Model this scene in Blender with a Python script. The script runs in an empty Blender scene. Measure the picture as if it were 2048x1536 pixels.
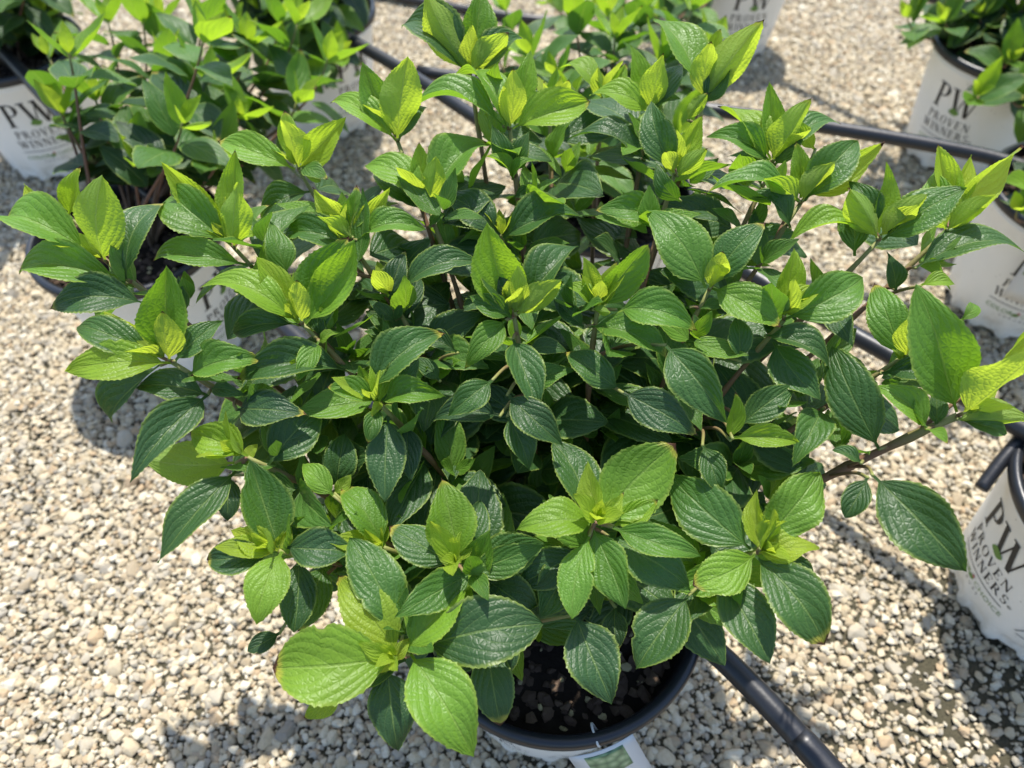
import bpy, bmesh, math, random
import numpy as np
from mathutils import Vector, Matrix, Quaternion

R = math.radians
rng = random.Random(11)

# ------------------------------------------------------------------ camera, sky, sun, exposure
scene = bpy.context.scene
CAM = Vector((0.0, 0.0, 0.945))
PITCH = R(52.0)
FPX = 1480.0                       # focal length in pixels of the 2048 px wide photograph
cam_data = bpy.data.cameras.new('camera')
cam_data.sensor_width = 36.0
cam_data.lens = 36.0 * FPX / 2048.0
cam_data.clip_start = 0.01
cam_data.clip_end = 300.0
cam_data.dof.use_dof = True
cam_data.dof.focus_distance = 0.56
cam_data.dof.aperture_fstop = 5.2
cam = bpy.data.objects.new('camera', cam_data)
scene.collection.objects.link(cam)
cam.location = CAM
cam.rotation_euler = (R(90) - PITCH, 0, 0)
scene.camera = cam

SUN_EL, SUN_AZ = R(67), R(4)       # behind the shrub, slightly right of straight ahead
world = bpy.data.worlds.new('World')
scene.world = world
world.use_nodes = True
wn = world.node_tree
wn.nodes.clear()
sky = wn.nodes.new('ShaderNodeTexSky')
sky.sky_type = 'NISHITA'
sky.sun_disc = False
sky.sun_elevation = SUN_EL
sky.sun_rotation = SUN_AZ
bg = wn.nodes.new('ShaderNodeBackground')
bg.inputs[1].default_value = 0.15
wo = wn.nodes.new('ShaderNodeOutputWorld')
wn.links.new(sky.outputs[0], bg.inputs[0])
wn.links.new(bg.outputs[0], wo.inputs[0])
sun_data = bpy.data.lights.new('sun', 'SUN')
sun_data.energy = 4.1
sun_data.angle = R(0.8)
sun_data.color = (1.0, 0.955, 0.88)
sun = bpy.data.objects.new('sun', sun_data)
scene.collection.objects.link(sun)
sdir = Vector((-math.sin(SUN_AZ) * math.cos(SUN_EL), -math.cos(SUN_AZ) * math.cos(SUN_EL), -math.sin(SUN_EL)))
sun.rotation_euler = sdir.to_track_quat('-Z', 'Y').to_euler()
sun.location = (0, 2, 4)
vs = scene.view_settings
vs.view_transform = 'Standard'
vs.look = 'None'
vs.exposure = 0.92
vs.gamma = 1.0
vs.use_curve_mapping = False
scene.render.engine = 'CYCLES'
cy = scene.cycles
cy.use_denoising = True
cy.max_bounces = 10
cy.diffuse_bounces = 4
cy.transmission_bounces = 6
cy.transparent_max_bounces = 6
cy.sample_clamp_indirect = 6.0
cy.caustics_reflective = False
cy.caustics_refractive = False

# ------------------------------------------------------------------ helpers
col = scene.collection
FWD = Vector((0, math.cos(PITCH), -math.sin(PITCH)))
DWN = Vector((0, -math.sin(PITCH), -math.cos(PITCH)))
RGT = Vector((1, 0, 0))

def ray(px, py):
    return FWD + RGT * ((px - 1024) / FPX) + DWN * ((py - 768) / FPX)

def at(px, py, z):
    """point seen at a pixel, at depth z along the view axis"""
    return CAM + ray(px, py) * z

def proj(p):
    d = p - CAM
    z = d.dot(FWD)
    return 1024 + d.dot(RGT) / z * FPX, 768 + d.dot(DWN) / z * FPX, z

def tag(o, label=None, cat=None, group=None, kind=None):
    if label: o['label'] = label
    if cat: o['category'] = cat
    if group: o['group'] = group
    if kind: o['kind'] = kind
    return o

def empty(name, loc):
    o = bpy.data.objects.new(name, None)
    o.empty_display_size = 0.05
    o.location = loc
    col.objects.link(o)
    return o

def mesh_obj(name, verts, faces, mat, parent=None, smooth=True, uvs=None, loc=None):
    me = bpy.data.meshes.new(name)
    me.from_pydata([tuple(v) for v in verts], [], faces)
    if smooth:
        me.polygons.foreach_set('use_smooth', [True] * len(me.polygons))
    if uvs is not None:
        lay = me.uv_layers.new(name='UVMap')
        idx = np.empty(len(me.loops), dtype=np.int32)
        me.loops.foreach_get('vertex_index', idx)
        lay.data.foreach_set('uv', np.asarray(uvs, dtype=np.float32)[idx].ravel())
    me.materials.append(mat)
    me.update()
    return link_obj(name, me, parent, loc)

def link_obj(name, me, parent=None, loc=None):
    o = bpy.data.objects.new(name, me)
    if parent is not None: o.parent = parent
    if loc is not None: o.location = loc
    col.objects.link(o)
    return o

class Geo:
    def __init__(self): self.v, self.f, self.uv = [], [], []
    def add(self, v, f, uv=None):
        n = len(self.v)
        self.v += [tuple(a) for a in v]
        self.f += [tuple(i + n for i in q) for q in f]
        self.uv += list(uv) if uv is not None else [(0, 0)] * len(v)
    def build(self, name, mat, parent=None, smooth=True, loc=None, kind=None):
        o = mesh_obj(name, self.v, self.f, mat, parent, smooth, self.uv, loc)
        if kind: o['kind'] = kind
        return o

def tube(g, pts, rad, sides=8, cap=True, v0=0.0, v1=1.0):
    """swept tube; rad a number or a list"""
    n = len(pts)
    pts = [Vector(p) for p in pts]
    rr = rad if isinstance(rad, (list, tuple)) else [rad] * n
    t0 = (pts[1] - pts[0]).normalized()
    ref = Vector((0, 0, 1)) if abs(t0.z) < 0.9 else Vector((1, 0, 0))
    a = t0.cross(ref).normalized()
    vs_, fs, uv = [], [], []
    for i in range(n):
        t = (pts[min(i + 1, n - 1)] - pts[max(i - 1, 0)]).normalized()
        a = (a - t * a.dot(t)).normalized()
        b = t.cross(a)
        for k in range(sides):
            an = 2 * math.pi * k / sides
            vs_.append(pts[i] + (a * math.cos(an) + b * math.sin(an)) * rr[i])
            uv.append((k / sides, v0 + (v1 - v0) * i / (n - 1)))
    for i in range(n - 1):
        for k in range(sides):
            k2 = (k + 1) % sides
            fs.append((i * sides + k, i * sides + k2, (i + 1) * sides + k2, (i + 1) * sides + k))
    if cap:
        fs.append(tuple(reversed(range(sides))))
        fs.append(tuple(range((n - 1) * sides, n * sides)))
    g.add(vs_, fs, uv)

def smooth_path(pts, per=8):
    pts = [Vector(p) for p in pts]
    p = [pts[0] * 2 - pts[1]] + pts + [pts[-1] * 2 - pts[-2]]
    out = []
    for i in range(1, len(p) - 2):
        for k in range(per):
            t = k / per
            out.append(0.5 * ((2 * p[i]) + (p[i + 1] - p[i - 1]) * t + (2 * p[i - 1] - 5 * p[i] + 4 * p[i + 1] - p[i + 2]) * t * t
                              + (3 * p[i] - p[i - 1] - 3 * p[i + 1] + p[i + 2]) * t ** 3))
    out.append(pts[-1])
    return out

def bezier(p0, p1, p2, p3, n):
    out = []
    for i in range(n + 1):
        t = i / n
        out.append(p0 * (1 - t) ** 3 + p1 * 3 * t * (1 - t) ** 2 + p2 * 3 * t * t * (1 - t) + p3 * t ** 3)
    return out

# ------------------------------------------------------------------ materials
class NT:
    def __init__(self, name):
        self.m = bpy.data.materials.new(name)
        self.m.use_nodes = True
        self.t = self.m.node_tree
        self.t.nodes.clear()
    def n(self, typ, **kw):
        nd = self.t.nodes.new(typ)
        for k, v in kw.items(): setattr(nd, k, v)
        return nd
    def put(self, sock, val):
        if isinstance(val, bpy.types.NodeSocket): self.t.links.new(val, sock)
        else:
            if isinstance(val, tuple) and len(val) == 3 and sock.type == 'RGBA': val = val + (1,)
            sock.default_value = val
    def math(self, op, a, b=None, c=None, clamp=False):
        nd = self.n('ShaderNodeMath', operation=op, use_clamp=clamp)
        self.put(nd.inputs[0], a)
        if b is not None: self.put(nd.inputs[1], b)
        if c is not None: self.put(nd.inputs[2], c)
        return nd.outputs[0]
    def smooth(self, x, lo, hi, a=0.0, b=1.0):
        nd = self.n('ShaderNodeMapRange', interpolation_type='SMOOTHSTEP')
        for i, v in enumerate((x, lo, hi, a, b)): self.put(nd.inputs[i], v)
        return nd.outputs[0]
    def mix(self, f, a, b, blend='MIX'):
        nd = self.n('ShaderNodeMix', data_type='RGBA', blend_type=blend)
        self.put(nd.inputs[0], f); self.put(nd.inputs[6], a); self.put(nd.inputs[7], b)
        return nd.outputs[2]
    def ramp(self, f, stops, interp='LINEAR'):
        nd = self.n('ShaderNodeValToRGB')
        cr = nd.color_ramp
        cr.interpolation = interp
        while len(cr.elements) < len(stops): cr.elements.new(0.5)
        for e, (p, c) in zip(cr.elements, stops):
            e.position = p; e.color = tuple(c) + (1,)
        self.put(nd.inputs[0], f)
        return nd.outputs[0]
    def noise(self, vec, scale, detail=3.0, rough=0.55):
        nd = self.n('ShaderNodeTexNoise')
        if vec is not None: self.t.links.new(vec, nd.inputs['Vector'])
        nd.inputs['Scale'].default_value = scale
        nd.inputs['Detail'].default_value = detail
        nd.inputs['Roughness'].default_value = rough
        return nd.outputs['Fac']
    def bump(self, h, strength, dist):
        nd = self.n('ShaderNodeBump')
        nd.inputs['Strength'].default_value = strength
        nd.inputs['Distance'].default_value = dist
        self.put(nd.inputs['Height'], h)
        return nd.outputs[0]
    def bsdf(self, color, rough, spec=0.5, normal=None, **kw):
        nd = self.n('ShaderNodeBsdfPrincipled')
        self.put(nd.inputs['Base Color'], color)
        self.put(nd.inputs['Roughness'], rough)
        self.put(nd.inputs['Specular IOR Level'], spec)
        if normal is not None: self.put(nd.inputs['Normal'], normal)
        for k, v in kw.items(): self.put(nd.inputs[k.replace('_', ' ')], v)
        return nd.outputs[0]
    def out(self, shader):
        o = self.n('ShaderNodeOutputMaterial')
        self.t.links.new(shader, o.inputs[0])
        return self.m

def simple(name, color, rough, spec=0.5, nscale=None, namp=0.2, bump=0.0, bscale=200.0):
    t = NT(name)
    tc = t.n('ShaderNodeTexCoord').outputs['Object']
    c = color
    if nscale:
        f = t.noise(tc, nscale, 4)
        c = t.mix(f, tuple(x * (1 - namp) for x in color), tuple(min(1, x * (1 + namp)) for x in color))
    nrm = t.bump(t.noise(tc, bscale, 3), 0.6, bump) if bump else None
    return t.out(t.bsdf(c, rough, spec, nrm))

def leaf_material():
    t = NT('hydrangea_leaf')
    uv = t.n('ShaderNodeUVMap').outputs[0]
    sp = t.n('ShaderNodeSeparateXYZ'); t.put(sp.inputs[0], uv)
    u = t.math('MULTIPLY', t.math('SUBTRACT', sp.outputs[0], 0.5), 2.0)
    v = sp.outputs[1]
    au = t.math('ABSOLUTE', u)
    oi = t.n('ShaderNodeObjectInfo')
    oc = t.n('ShaderNodeSeparateColor'); t.put(oc.inputs[0], oi.outputs['Color'])
    age, rnd, burn = oc.outputs[0], oc.outputs[1], oc.outputs[2]
    tc = t.n('ShaderNodeTexCoord').outputs['Object']
    right = t.math('GREATER_THAN', u, 0.0)
    wob = t.math('MULTIPLY', t.math('SUBTRACT', t.noise(tc, 60.0, 2), 0.5), 0.05)
    s = t.math('SUBTRACT', v, t.math('MULTIPLY', au, 0.42))
    s = t.math('SUBTRACT', s, t.math('MULTIPLY', t.math('POWER', au, 2.0), 0.34))
    s = t.math('ADD', s, wob)
    sv = t.math('ADD', t.math('MULTIPLY', s, 4.3), t.math('MULTIPLY', right, 0.38))
    sv = t.math('ADD', sv, t.math('MULTIPLY', rnd, 3.0))
    fr = t.math('FRACT', t.math('ADD', sv, 20.0))
    dv = t.math('SUBTRACT', 0.5, t.math('ABSOLUTE', t.math('SUBTRACT', fr, 0.5)))
    fade = t.math('SUBTRACT', 1.0, t.math('POWER', au, 5.0))
    vein = t.math('MULTIPLY', t.smooth(dv, 0.008, 0.042, 1.0, 0.0), fade)
    mid = t.smooth(au, 0.015, 0.06, 1.0, 0.0)
    bulge = t.math('POWER', t.math('MULTIPLY', dv, 2.0), 0.6)
    cv = t.n('ShaderNodeCombineXYZ')
    t.put(cv.inputs[0], t.math('MULTIPLY', u, 5.5)); t.put(cv.inputs[1], t.math('ADD', t.math('MULTIPLY', v, 20.0), t.math('MULTIPLY', rnd, 31.0))); t.put(cv.inputs[2], t.math('MULTIPLY', rnd, 9.0))
    vo = t.n('ShaderNodeTexVoronoi', feature='DISTANCE_TO_EDGE', voronoi_dimensions='2D')
    t.put(vo.inputs['Vector'], cv.outputs[0]); vo.inputs['Scale'].default_value = 1.0
    cell = t.smooth(vo.outputs[0], 0.0, 0.28)
    net = t.smooth(vo.outputs[0], 0.0, 0.05, 1.0, 0.0)
    h = t.math('ADD', t.math('MULTIPLY', bulge, 1.0), t.math('MULTIPLY', cell, 0.32))
    h = t.math('SUBTRACT', h, t.math('MULTIPLY', mid, 0.9))
    h = t.math('ADD', h, t.math('MULTIPLY', t.noise(tc, 500.0, 2), 0.05))
    nrm = t.bump(h, 0.62, 0.0009)
    back = t.n('ShaderNodeNewGeometry').outputs['Backfacing']
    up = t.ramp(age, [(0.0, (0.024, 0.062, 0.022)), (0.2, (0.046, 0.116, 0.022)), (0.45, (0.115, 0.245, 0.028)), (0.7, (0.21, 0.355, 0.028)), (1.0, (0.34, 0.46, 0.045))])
    tr = t.ramp(age, [(0.0, (0.06, 0.16, 0.012)), (0.3, (0.20, 0.42, 0.016)), (0.6, (0.40, 0.62, 0.022)), (1.0, (0.66, 0.79, 0.055))])
    var = t.math('ADD', 0.78, t.math('MULTIPLY', t.noise(tc, 35.0, 3), 0.44))
    var = t.math('MULTIPLY', var, t.math('ADD', 0.86, t.math('MULTIPLY', rnd, 0.28)))
    vv = t.n('ShaderNodeCombineColor'); [t.put(vv.inputs[i], var) for i in range(3)]
    up = t.mix(1.0, up, vv.outputs[0], 'MULTIPLY')
    lines = t.math('ADD', t.math('MULTIPLY', vein, 0.26), t.math('MULTIPLY', net, 0.07))
    lines = t.math('ADD', lines, t.math('MULTIPLY', mid, 0.45), clamp=True)
    up = t.mix(lines, up, t.mix(0.55, up, (0.30, 0.42, 0.12)))
    margin = t.smooth(au, 0.86, 1.0)
    up = t.mix(t.math('MULTIPLY', margin, 0.45), up, (0.34, 0.42, 0.07))
    under = t.mix(0.45, up, (0.17, 0.27, 0.10))
    under = t.mix(lines, under, (0.36, 0.46, 0.16))
    colr = t.mix(back, up, under)
    tr = t.mix(t.math('MULTIPLY', lines, 0.5), tr, (0.55, 0.62, 0.10))
    bn = t.math('ADD', v, t.math('MULTIPLY', t.math('SUBTRACT', t.noise(tc, 150.0, 3), 0.5), 0.10))
    bn = t.math('ADD', bn, t.math('MULTIPLY', au, 0.03))
    hal = t.math('MULTIPLY', t.smooth(bn, 0.88, 0.97), burn)
    brn = t.math('MULTIPLY', t.smooth(bn, 0.955, 0.985), burn)
    colr = t.mix(hal, colr, (0.42, 0.38, 0.06))
    colr = t.mix(brn, colr, (0.10, 0.045, 0.022))
    tr = t.mix(brn, tr, (0.05, 0.02, 0.01))
    rough = t.math('ADD', 0.38, t.math('MULTIPLY', back, 0.22))
    rough = t.math('ADD', rough, t.math('MULTIPLY', t.noise(tc, 120.0, 2), 0.14))
    a = t.bsdf(colr, rough, 0.45, nrm)
    b = t.n('ShaderNodeBsdfTranslucent'); t.put(b.inputs[0], tr); t.put(b.inputs[1], nrm)
    mx = t.n('ShaderNodeMixShader')
    t.put(mx.inputs[0], t.math('ADD', 0.28, t.math('MULTIPLY', age, 0.34), clamp=True))
    t.t.links.new(a, mx.inputs[1]); t.t.links.new(b.outputs[0], mx.inputs[2])
    return t.out(mx.outputs[0])

def stem_material():
    t = NT('hydrangea_stem')
    uv = t.n('ShaderNodeUVMap').outputs[0]
    sp = t.n('ShaderNodeSeparateXYZ'); t.put(sp.inputs[0], uv)
    tc = t.n('ShaderNodeTexCoord').outputs['Object']
    c = t.ramp(sp.outputs[1], [(0.0, (0.12, 0.085, 0.055)), (0.5, (0.15, 0.068, 0.045)), (0.85, (0.16, 0.08, 0.045)), (1.0, (0.19, 0.23, 0.05))])
    f = t.noise(tc, 300.0, 4)
    c = t.mix(t.math('MULTIPLY', f, 0.4), c, (0.24, 0.17, 0.11))
    return t.out(t.bsdf(c, 0.6, 0.3, t.bump(f, 0.5, 0.0008)))

def gravel_material():
    t = NT('limestone_gravel')
    at_ = t.n('ShaderNodeAttribute', attribute_type='INSTANCER', attribute_name='tint')
    tc = t.n('ShaderNodeTexCoord').outputs['Object']
    c = t.ramp(at_.outputs['Fac'], [(0.0, (0.427, 0.362, 0.251)), (0.16, (0.518, 0.449, 0.320)), (0.34, (0.338, 0.276, 0.189)), (0.46, (0.576, 0.525, 0.408)),
                                    (0.60, (0.351, 0.322, 0.262)), (0.70, (0.452, 0.372, 0.247)), (0.80, (0.396, 0.353, 0.274)), (0.905, (0.396, 0.294, 0.185)),
                                    (0.95, (0.222, 0.206, 0.172)), (0.97, (0.621, 0.576, 0.458))], 'CONSTANT')
    f = t.noise(tc, 1.6, 5, 0.65)
    c = t.mix(t.smooth(f, 0.35, 0.75), c, t.mix(0.45, c, (0.33, 0.25, 0.15)))
    f2 = t.noise(tc, 6.0, 4, 0.7)
    return t.out(t.bsdf(c, 0.85, 0.25, t.bump(f2, 0.5, 0.0015)))

def dirt_material():
    t = NT('dirt_under_gravel')
    tc = t.n('ShaderNodeTexCoord').outputs['Object']
    f = t.noise(tc, 60.0, 6, 0.7)
    c = t.mix(f, (0.030, 0.031, 0.020), (0.11, 0.095, 0.062))
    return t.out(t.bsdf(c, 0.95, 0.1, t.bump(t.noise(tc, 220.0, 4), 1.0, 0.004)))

def pot_material():
    t = NT('white_pot_plastic')
    tc = t.n('ShaderNodeTexCoord').outputs['Object']
    f = t.noise(tc, 14.0, 5, 0.6)
    c = t.mix(f, (0.76, 0.755, 0.73), (0.84, 0.835, 0.81))
    vo = t.n('ShaderNodeTexVoronoi'); t.put(vo.inputs['Vector'], tc); vo.inputs['Scale'].default_value = 95.0
    spk = t.math('MULTIPLY', t.smooth(vo.outputs['Distance'], 0.05, 0.13, 1.0, 0.0), t.smooth(t.noise(tc, 30.0, 2), 0.52, 0.62))
    c = t.mix(t.math('MULTIPLY', spk, 0.75), c, (0.13, 0.10, 0.07))
    sp = t.n('ShaderNodeSeparateXYZ'); t.put(sp.inputs[0], tc)
    low = t.math('MULTIPLY', t.smooth(sp.outputs[2], 0.0, 0.06, 1.0, 0.0), t.smooth(t.noise(tc, 24.0, 5, 0.7), 0.4, 0.75))
    c = t.mix(t.math('MULTIPLY', low, 0.6), c, (0.33, 0.28, 0.20))
    return t.out(t.bsdf(c, 0.42, 0.4, t.bump(t.noise(tc, 400.0, 2), 0.2, 0.0006)))

def tag_picture_material():
    t = NT('tag_leaf_picture')
    tc = t.n('ShaderNodeTexCoord').outputs['Object']
    vo = t.n('ShaderNodeTexVoronoi'); t.put(vo.inputs['Vector'], tc); vo.inputs['Scale'].default_value = 110.0
    c = t.ramp(vo.outputs['Distance'], [(0.0, (0.42, 0.50, 0.30)), (0.4, (0.20, 0.32, 0.16)), (0.8, (0.05, 0.12, 0.06))])
    return t.out(t.bsdf(c, 0.35, 0.5))

M_leaf = leaf_material()
M_stem = stem_material()
M_gravel = gravel_material()
M_dirt = dirt_material()
M_pot = pot_material()
M_picture = tag_picture_material()
M_rim = simple('black_rim_plastic', (0.012, 0.014, 0.019), 0.36, 0.5, 30.0, 0.4, 0.0004, 120.0)
M_hose = simple('black_poly_hose', (0.013, 0.014, 0.018), 0.40, 0.5, 25.0, 0.4, 0.0005, 90.0)
M_soil = simple('dark_potting_soil', (0.016, 0.012, 0.009), 0.95, 0.1, 80.0, 0.5, 0.003, 180.0)
M_bark = simple('bark_chips', (0.06, 0.040, 0.028), 0.85, 0.2, 40.0, 0.7, 0.002, 160.0)
M_grain = simple('fertiliser_grains', (0.30, 0.25, 0.13), 0.6, 0.3, 90.0, 0.5)
M_bark2 = simple('pale_bark_chips', (0.095, 0.064, 0.042), 0.85, 0.2, 60.0, 0.6, 0.002, 160.0)
M_ink = simple('dark_grey_ink', (0.035, 0.033, 0.032), 0.6, 0.3)
M_green = simple('green_ink', (0.13, 0.25, 0.055), 0.5, 0.3, 60.0, 0.3)
M_pale = simple('faded_green_ink', (0.30, 0.38, 0.22), 0.5, 0.3)
M_red = simple('red_ink', (0.45, 0.12, 0.12), 0.5, 0.3)
M_grey = simple('grey_ink', (0.33, 0.33, 0.33), 0.5, 0.3)
M_tag = simple('white_tag_plastic', (0.58, 0.58, 0.57), 0.35, 0.5)

# ------------------------------------------------------------------ ground and gravel
g = Geo()
g.add([(-60, -60, 0), (60, -60, 0), (60, 60, 0), (-60, 60, 0)], [(0, 1, 2, 3)])
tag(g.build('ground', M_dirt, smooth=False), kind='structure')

def build_gravel():
    nr = np.random.RandomState(5)
    X0, X1, Y0, Y1 = -1.8, 1.8, -0.25, 2.5
    pts, scl, z = [], [], []
    def layer(step, smin, smax, zlo, zhi, keep, power=1.0):
        xs = np.arange(X0, X1, step); ys = np.arange(Y0, Y1, step)
        gx, gy = np.meshgrid(xs, ys)
        p = np.stack([gx.ravel(), gy.ravel()], 1) + nr.uniform(-0.62, 0.62, (gx.size, 2)) * step
        k = nr.rand(len(p)) < keep
        # bare, darker dirt shows through beside the right-hand pot
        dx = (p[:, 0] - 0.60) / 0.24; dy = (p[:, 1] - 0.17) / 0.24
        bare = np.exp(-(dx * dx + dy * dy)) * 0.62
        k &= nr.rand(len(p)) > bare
        k &= np.abs(p[:, 0]) < 0.85 + 0.5 * p[:, 1]
        p = p[k]
        s = smin + (smax - smin) * nr.rand(len(p)) ** power
        pts.append(p); scl.append(s); z.append(nr.uniform(zlo, zhi, len(p)))
    layer(0.0058, 0.0013, 0.0027, 0.000, 0.0034, 0.92)
    layer(0.0077, 0.0023, 0.0050, 0.001, 0.0048, 0.92, 1.7)
    layer(0.0250, 0.0042, 0.0088, 0.002, 0.0052, 0.45, 1.8)
    p = np.concatenate(pts); s = np.concatenate(scl); zz = np.concatenate(z)
    n = len(p)
    me = bpy.data.meshes.new('gravel')
    me.vertices.add(n)
    me.vertices.foreach_set('co', np.column_stack([p, zz]).astype(np.float32).ravel())
    sc3 = np.column_stack([s * nr.uniform(0.8, 1.35, n), s * nr.uniform(0.75, 1.1, n), s * nr.uniform(0.5, 0.85, n)])
    rot = np.column_stack([nr.uniform(-0.55, 0.55, n), nr.uniform(-0.55, 0.55, n), nr.uniform(0, 6.283, n)])
    for name, arr in (('scl', sc3), ('rot', rot)):
        a = me.attributes.new(name, 'FLOAT_VECTOR', 'POINT'); a.data.foreach_set('vector', arr.astype(np.float32).ravel())
    a = me.attributes.new('tint', 'FLOAT', 'POINT'); a.data.foreach_set('value', nr.rand(n).astype(np.float32))
    a = me.attributes.new('pick', 'INT', 'POINT'); a.data.foreach_set('value', nr.randint(0, 10, n).astype(np.int32))
    me.update()
    o = link_obj('gravel', me)
    tag(o, 'cream and grey crushed limestone gravel covering the nursery yard', 'gravel', kind='stuff')
    ng = bpy.data.node_groups.new('gravel_stones', 'GeometryNodeTree')
    ng.interface.new_socket('Geometry', in_out='INPUT', socket_type='NodeSocketGeometry')
    ng.interface.new_socket('Geometry', in_out='OUTPUT', socket_type='NodeSocketGeometry')
    N = lambda typ, **kw: [setattr(x, k, v) or x for x in [ng.nodes.new(typ)] for k, v in (kw or {'label': ''}).items()][-1]
    L = ng.links.new
    gi, go = N('NodeGroupInput'), N('NodeGroupOutput')
    join = N('GeometryNodeJoinGeometry')
    for i in range(10):
        ico = N('GeometryNodeMeshIcoSphere'); ico.inputs['Radius'].default_value = 1.0; ico.inputs['Subdivisions'].default_value = 2
        rv = N('FunctionNodeRandomValue', data_type='FLOAT_VECTOR')
        rv.inputs[0].default_value = (-0.7,) * 3; rv.inputs[1].default_value = (0.7,) * 3
        rv.inputs['Seed'].default_value = 31 + i * 7
        sp = N('GeometryNodeSetPosition'); L(ico.outputs['Mesh'], sp.inputs['Geometry']); L(rv.outputs[0], sp.inputs['Offset'])
        hull = N('GeometryNodeConvexHull'); L(sp.outputs[0], hull.inputs[0])
        sub = N('GeometryNodeSubdivisionSurface'); sub.inputs['Level'].default_value = 2; sub.inputs['Edge Crease'].default_value = 0.78; L(hull.outputs[0], sub.inputs[0])
        sh = N('GeometryNodeSetShadeSmooth'); sh.inputs['Shade Smooth'].default_value = False; L(sub.outputs[0], sh.inputs[0])
        mt = N('GeometryNodeSetMaterial'); mt.inputs['Material'].default_value = M_gravel; L(sh.outputs[0], mt.inputs[0])
        gt = N('GeometryNodeGeometryToInstance'); L(mt.outputs[0], gt.inputs[0]); L(gt.outputs[0], join.inputs[0])
    iop = N('GeometryNodeInstanceOnPoints')
    L(gi.outputs[0], iop.inputs['Points']); L(join.outputs[0], iop.inputs['Instance'])
    iop.inputs['Pick Instance'].default_value = True
    def attr(nm, dt):
        a_ = N('GeometryNodeInputNamedAttribute', data_type=dt); a_.inputs[0].default_value = nm; return a_.outputs[0]
    L(attr('pick', 'INT'), iop.inputs['Instance Index'])
    L(attr('rot', 'FLOAT_VECTOR'), iop.inputs['Rotation'])
    L(attr('scl', 'FLOAT_VECTOR'), iop.inputs['Scale'])
    L(iop.outputs[0], go.inputs[0])
    md = o.modifiers.new('stones', 'NODES'); md.node_group = ng
build_gravel()

# ------------------------------------------------------------------ pots
PZ = 0.006            # pots stand on the stones
H_WALL, R_BASE, R_TOP, R_RIM, Z_RIM, Z_SOIL = 0.224, 0.100, 0.1275, 0.136, 0.237, 0.208

def wall_r(z):
    return R_BASE + (R_TOP - R_BASE) * max(0.0, min(1.0, z / H_WALL))

def pot_wall_mesh():
    nth = 240
    prof = [0.0, 0.004, 0.009, 0.014, 0.019, 0.024, 0.030, 0.038, 0.08, 0.13, 0.205, 0.207, 0.210, 0.213, H_WALL]
    vs_, fs = [], []
    for z in prof:
        for k in range(nth):
            th = 2 * math.pi * k / nth
            r = wall_r(z)
            lug = max(0.0, math.cos(th * 13)) ** 0.55       # rounded feet round the base, notches between
            if z < 0.036:
                fz = min(1.0, (0.036 - z) / 0.012)
                r += fz * (0.0045 * lug - 0.004)
            zz = z
            if z < 0.008: zz = z + (1 - lug) * 0.008 * (1 - z / 0.008)
            if 0.206 < z < 0.212: r += 0.0012
            vs_.append((r * math.sin(th), -r * math.cos(th), zz))
    for i in range(len(prof) - 1):
        for k in range(nth):
            k2 = (k + 1) % nth
            fs.append((i * nth + k, i * nth + k2, (i + 1) * nth + k2, (i + 1) * nth + k))
    fs.append(tuple(reversed(range(nth))))
    me = bpy.data.meshes.new('wall'); me.from_pydata(vs_, [], fs)
    me.polygons.foreach_set('use_smooth', [True] * len(fs)); me.materials.append(M_pot)
    return me

def lathe(name, prof, mat, nth=96):
    vs_, fs = [], []
    for r, z in prof:
        for k in range(nth):
            th = 2 * math.pi * k / nth
            vs_.append((r * math.sin(th), -r * math.cos(th), z))
    for i in range(len(prof) - 1):
        for k in range(nth):
            k2 = (k + 1) % nth
            fs.append((i * nth + k, i * nth + k2, (i + 1) * nth + k2, (i + 1) * nth + k))
    me = bpy.data.meshes.new(name); me.from_pydata(vs_, [], fs)
    me.polygons.foreach_set('use_smooth', [True] * len(fs)); me.materials.append(mat)
    return me

ME_wall = pot_wall_mesh()
ME_rim = lathe('rim', [(R_TOP + 0.0006, H_WALL - 0.003), (R_RIM - 0.001, H_WALL - 0.003), (R_RIM, H_WALL), (R_RIM + 0.0005, Z_RIM - 0.006), (R_RIM - 0.001, Z_RIM - 0.002),
                       (R_RIM - 0.004, Z_RIM), (R_RIM - 0.0085, Z_RIM - 0.0005), (R_RIM - 0.0105, Z_RIM - 0.003), (R_TOP - 0.004, Z_RIM - 0.012),
                       (R_TOP - 0.005, H_WALL - 0.008), (wall_r(0.150) - 0.005, 0.150)], M_rim)

def soil_mesh():
    nr = random.Random(3)
    vs_, fs = [(0, 0, Z_SOIL + 0.006)], []
    rings, nth = 10, 48
    for i in range(1, rings + 1):
        for k in range(nth):
            r = (R_TOP - 0.0055) * i / rings; th = 2 * math.pi * k / nth
            vs_.append((r * math.cos(th), r * math.sin(th), Z_SOIL + 0.006 * (1 - (i / rings) ** 2) + nr.uniform(-0.002, 0.002)))
    for k in range(nth): fs.append((0, 1 + k, 1 + (k + 1) % nth))
    for i in range(rings - 1):
        for k in range(nth):
            a, b = 1 + i * nth + k, 1 + i * nth + (k + 1) % nth
            fs.append((a, a + nth, b + nth, b))
    me = bpy.data.meshes.new('soil'); me.from_pydata(vs_, [], fs); me.materials.append(M_soil)
    me.polygons.foreach_set('use_smooth', [True] * len(fs))
    return me

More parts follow.
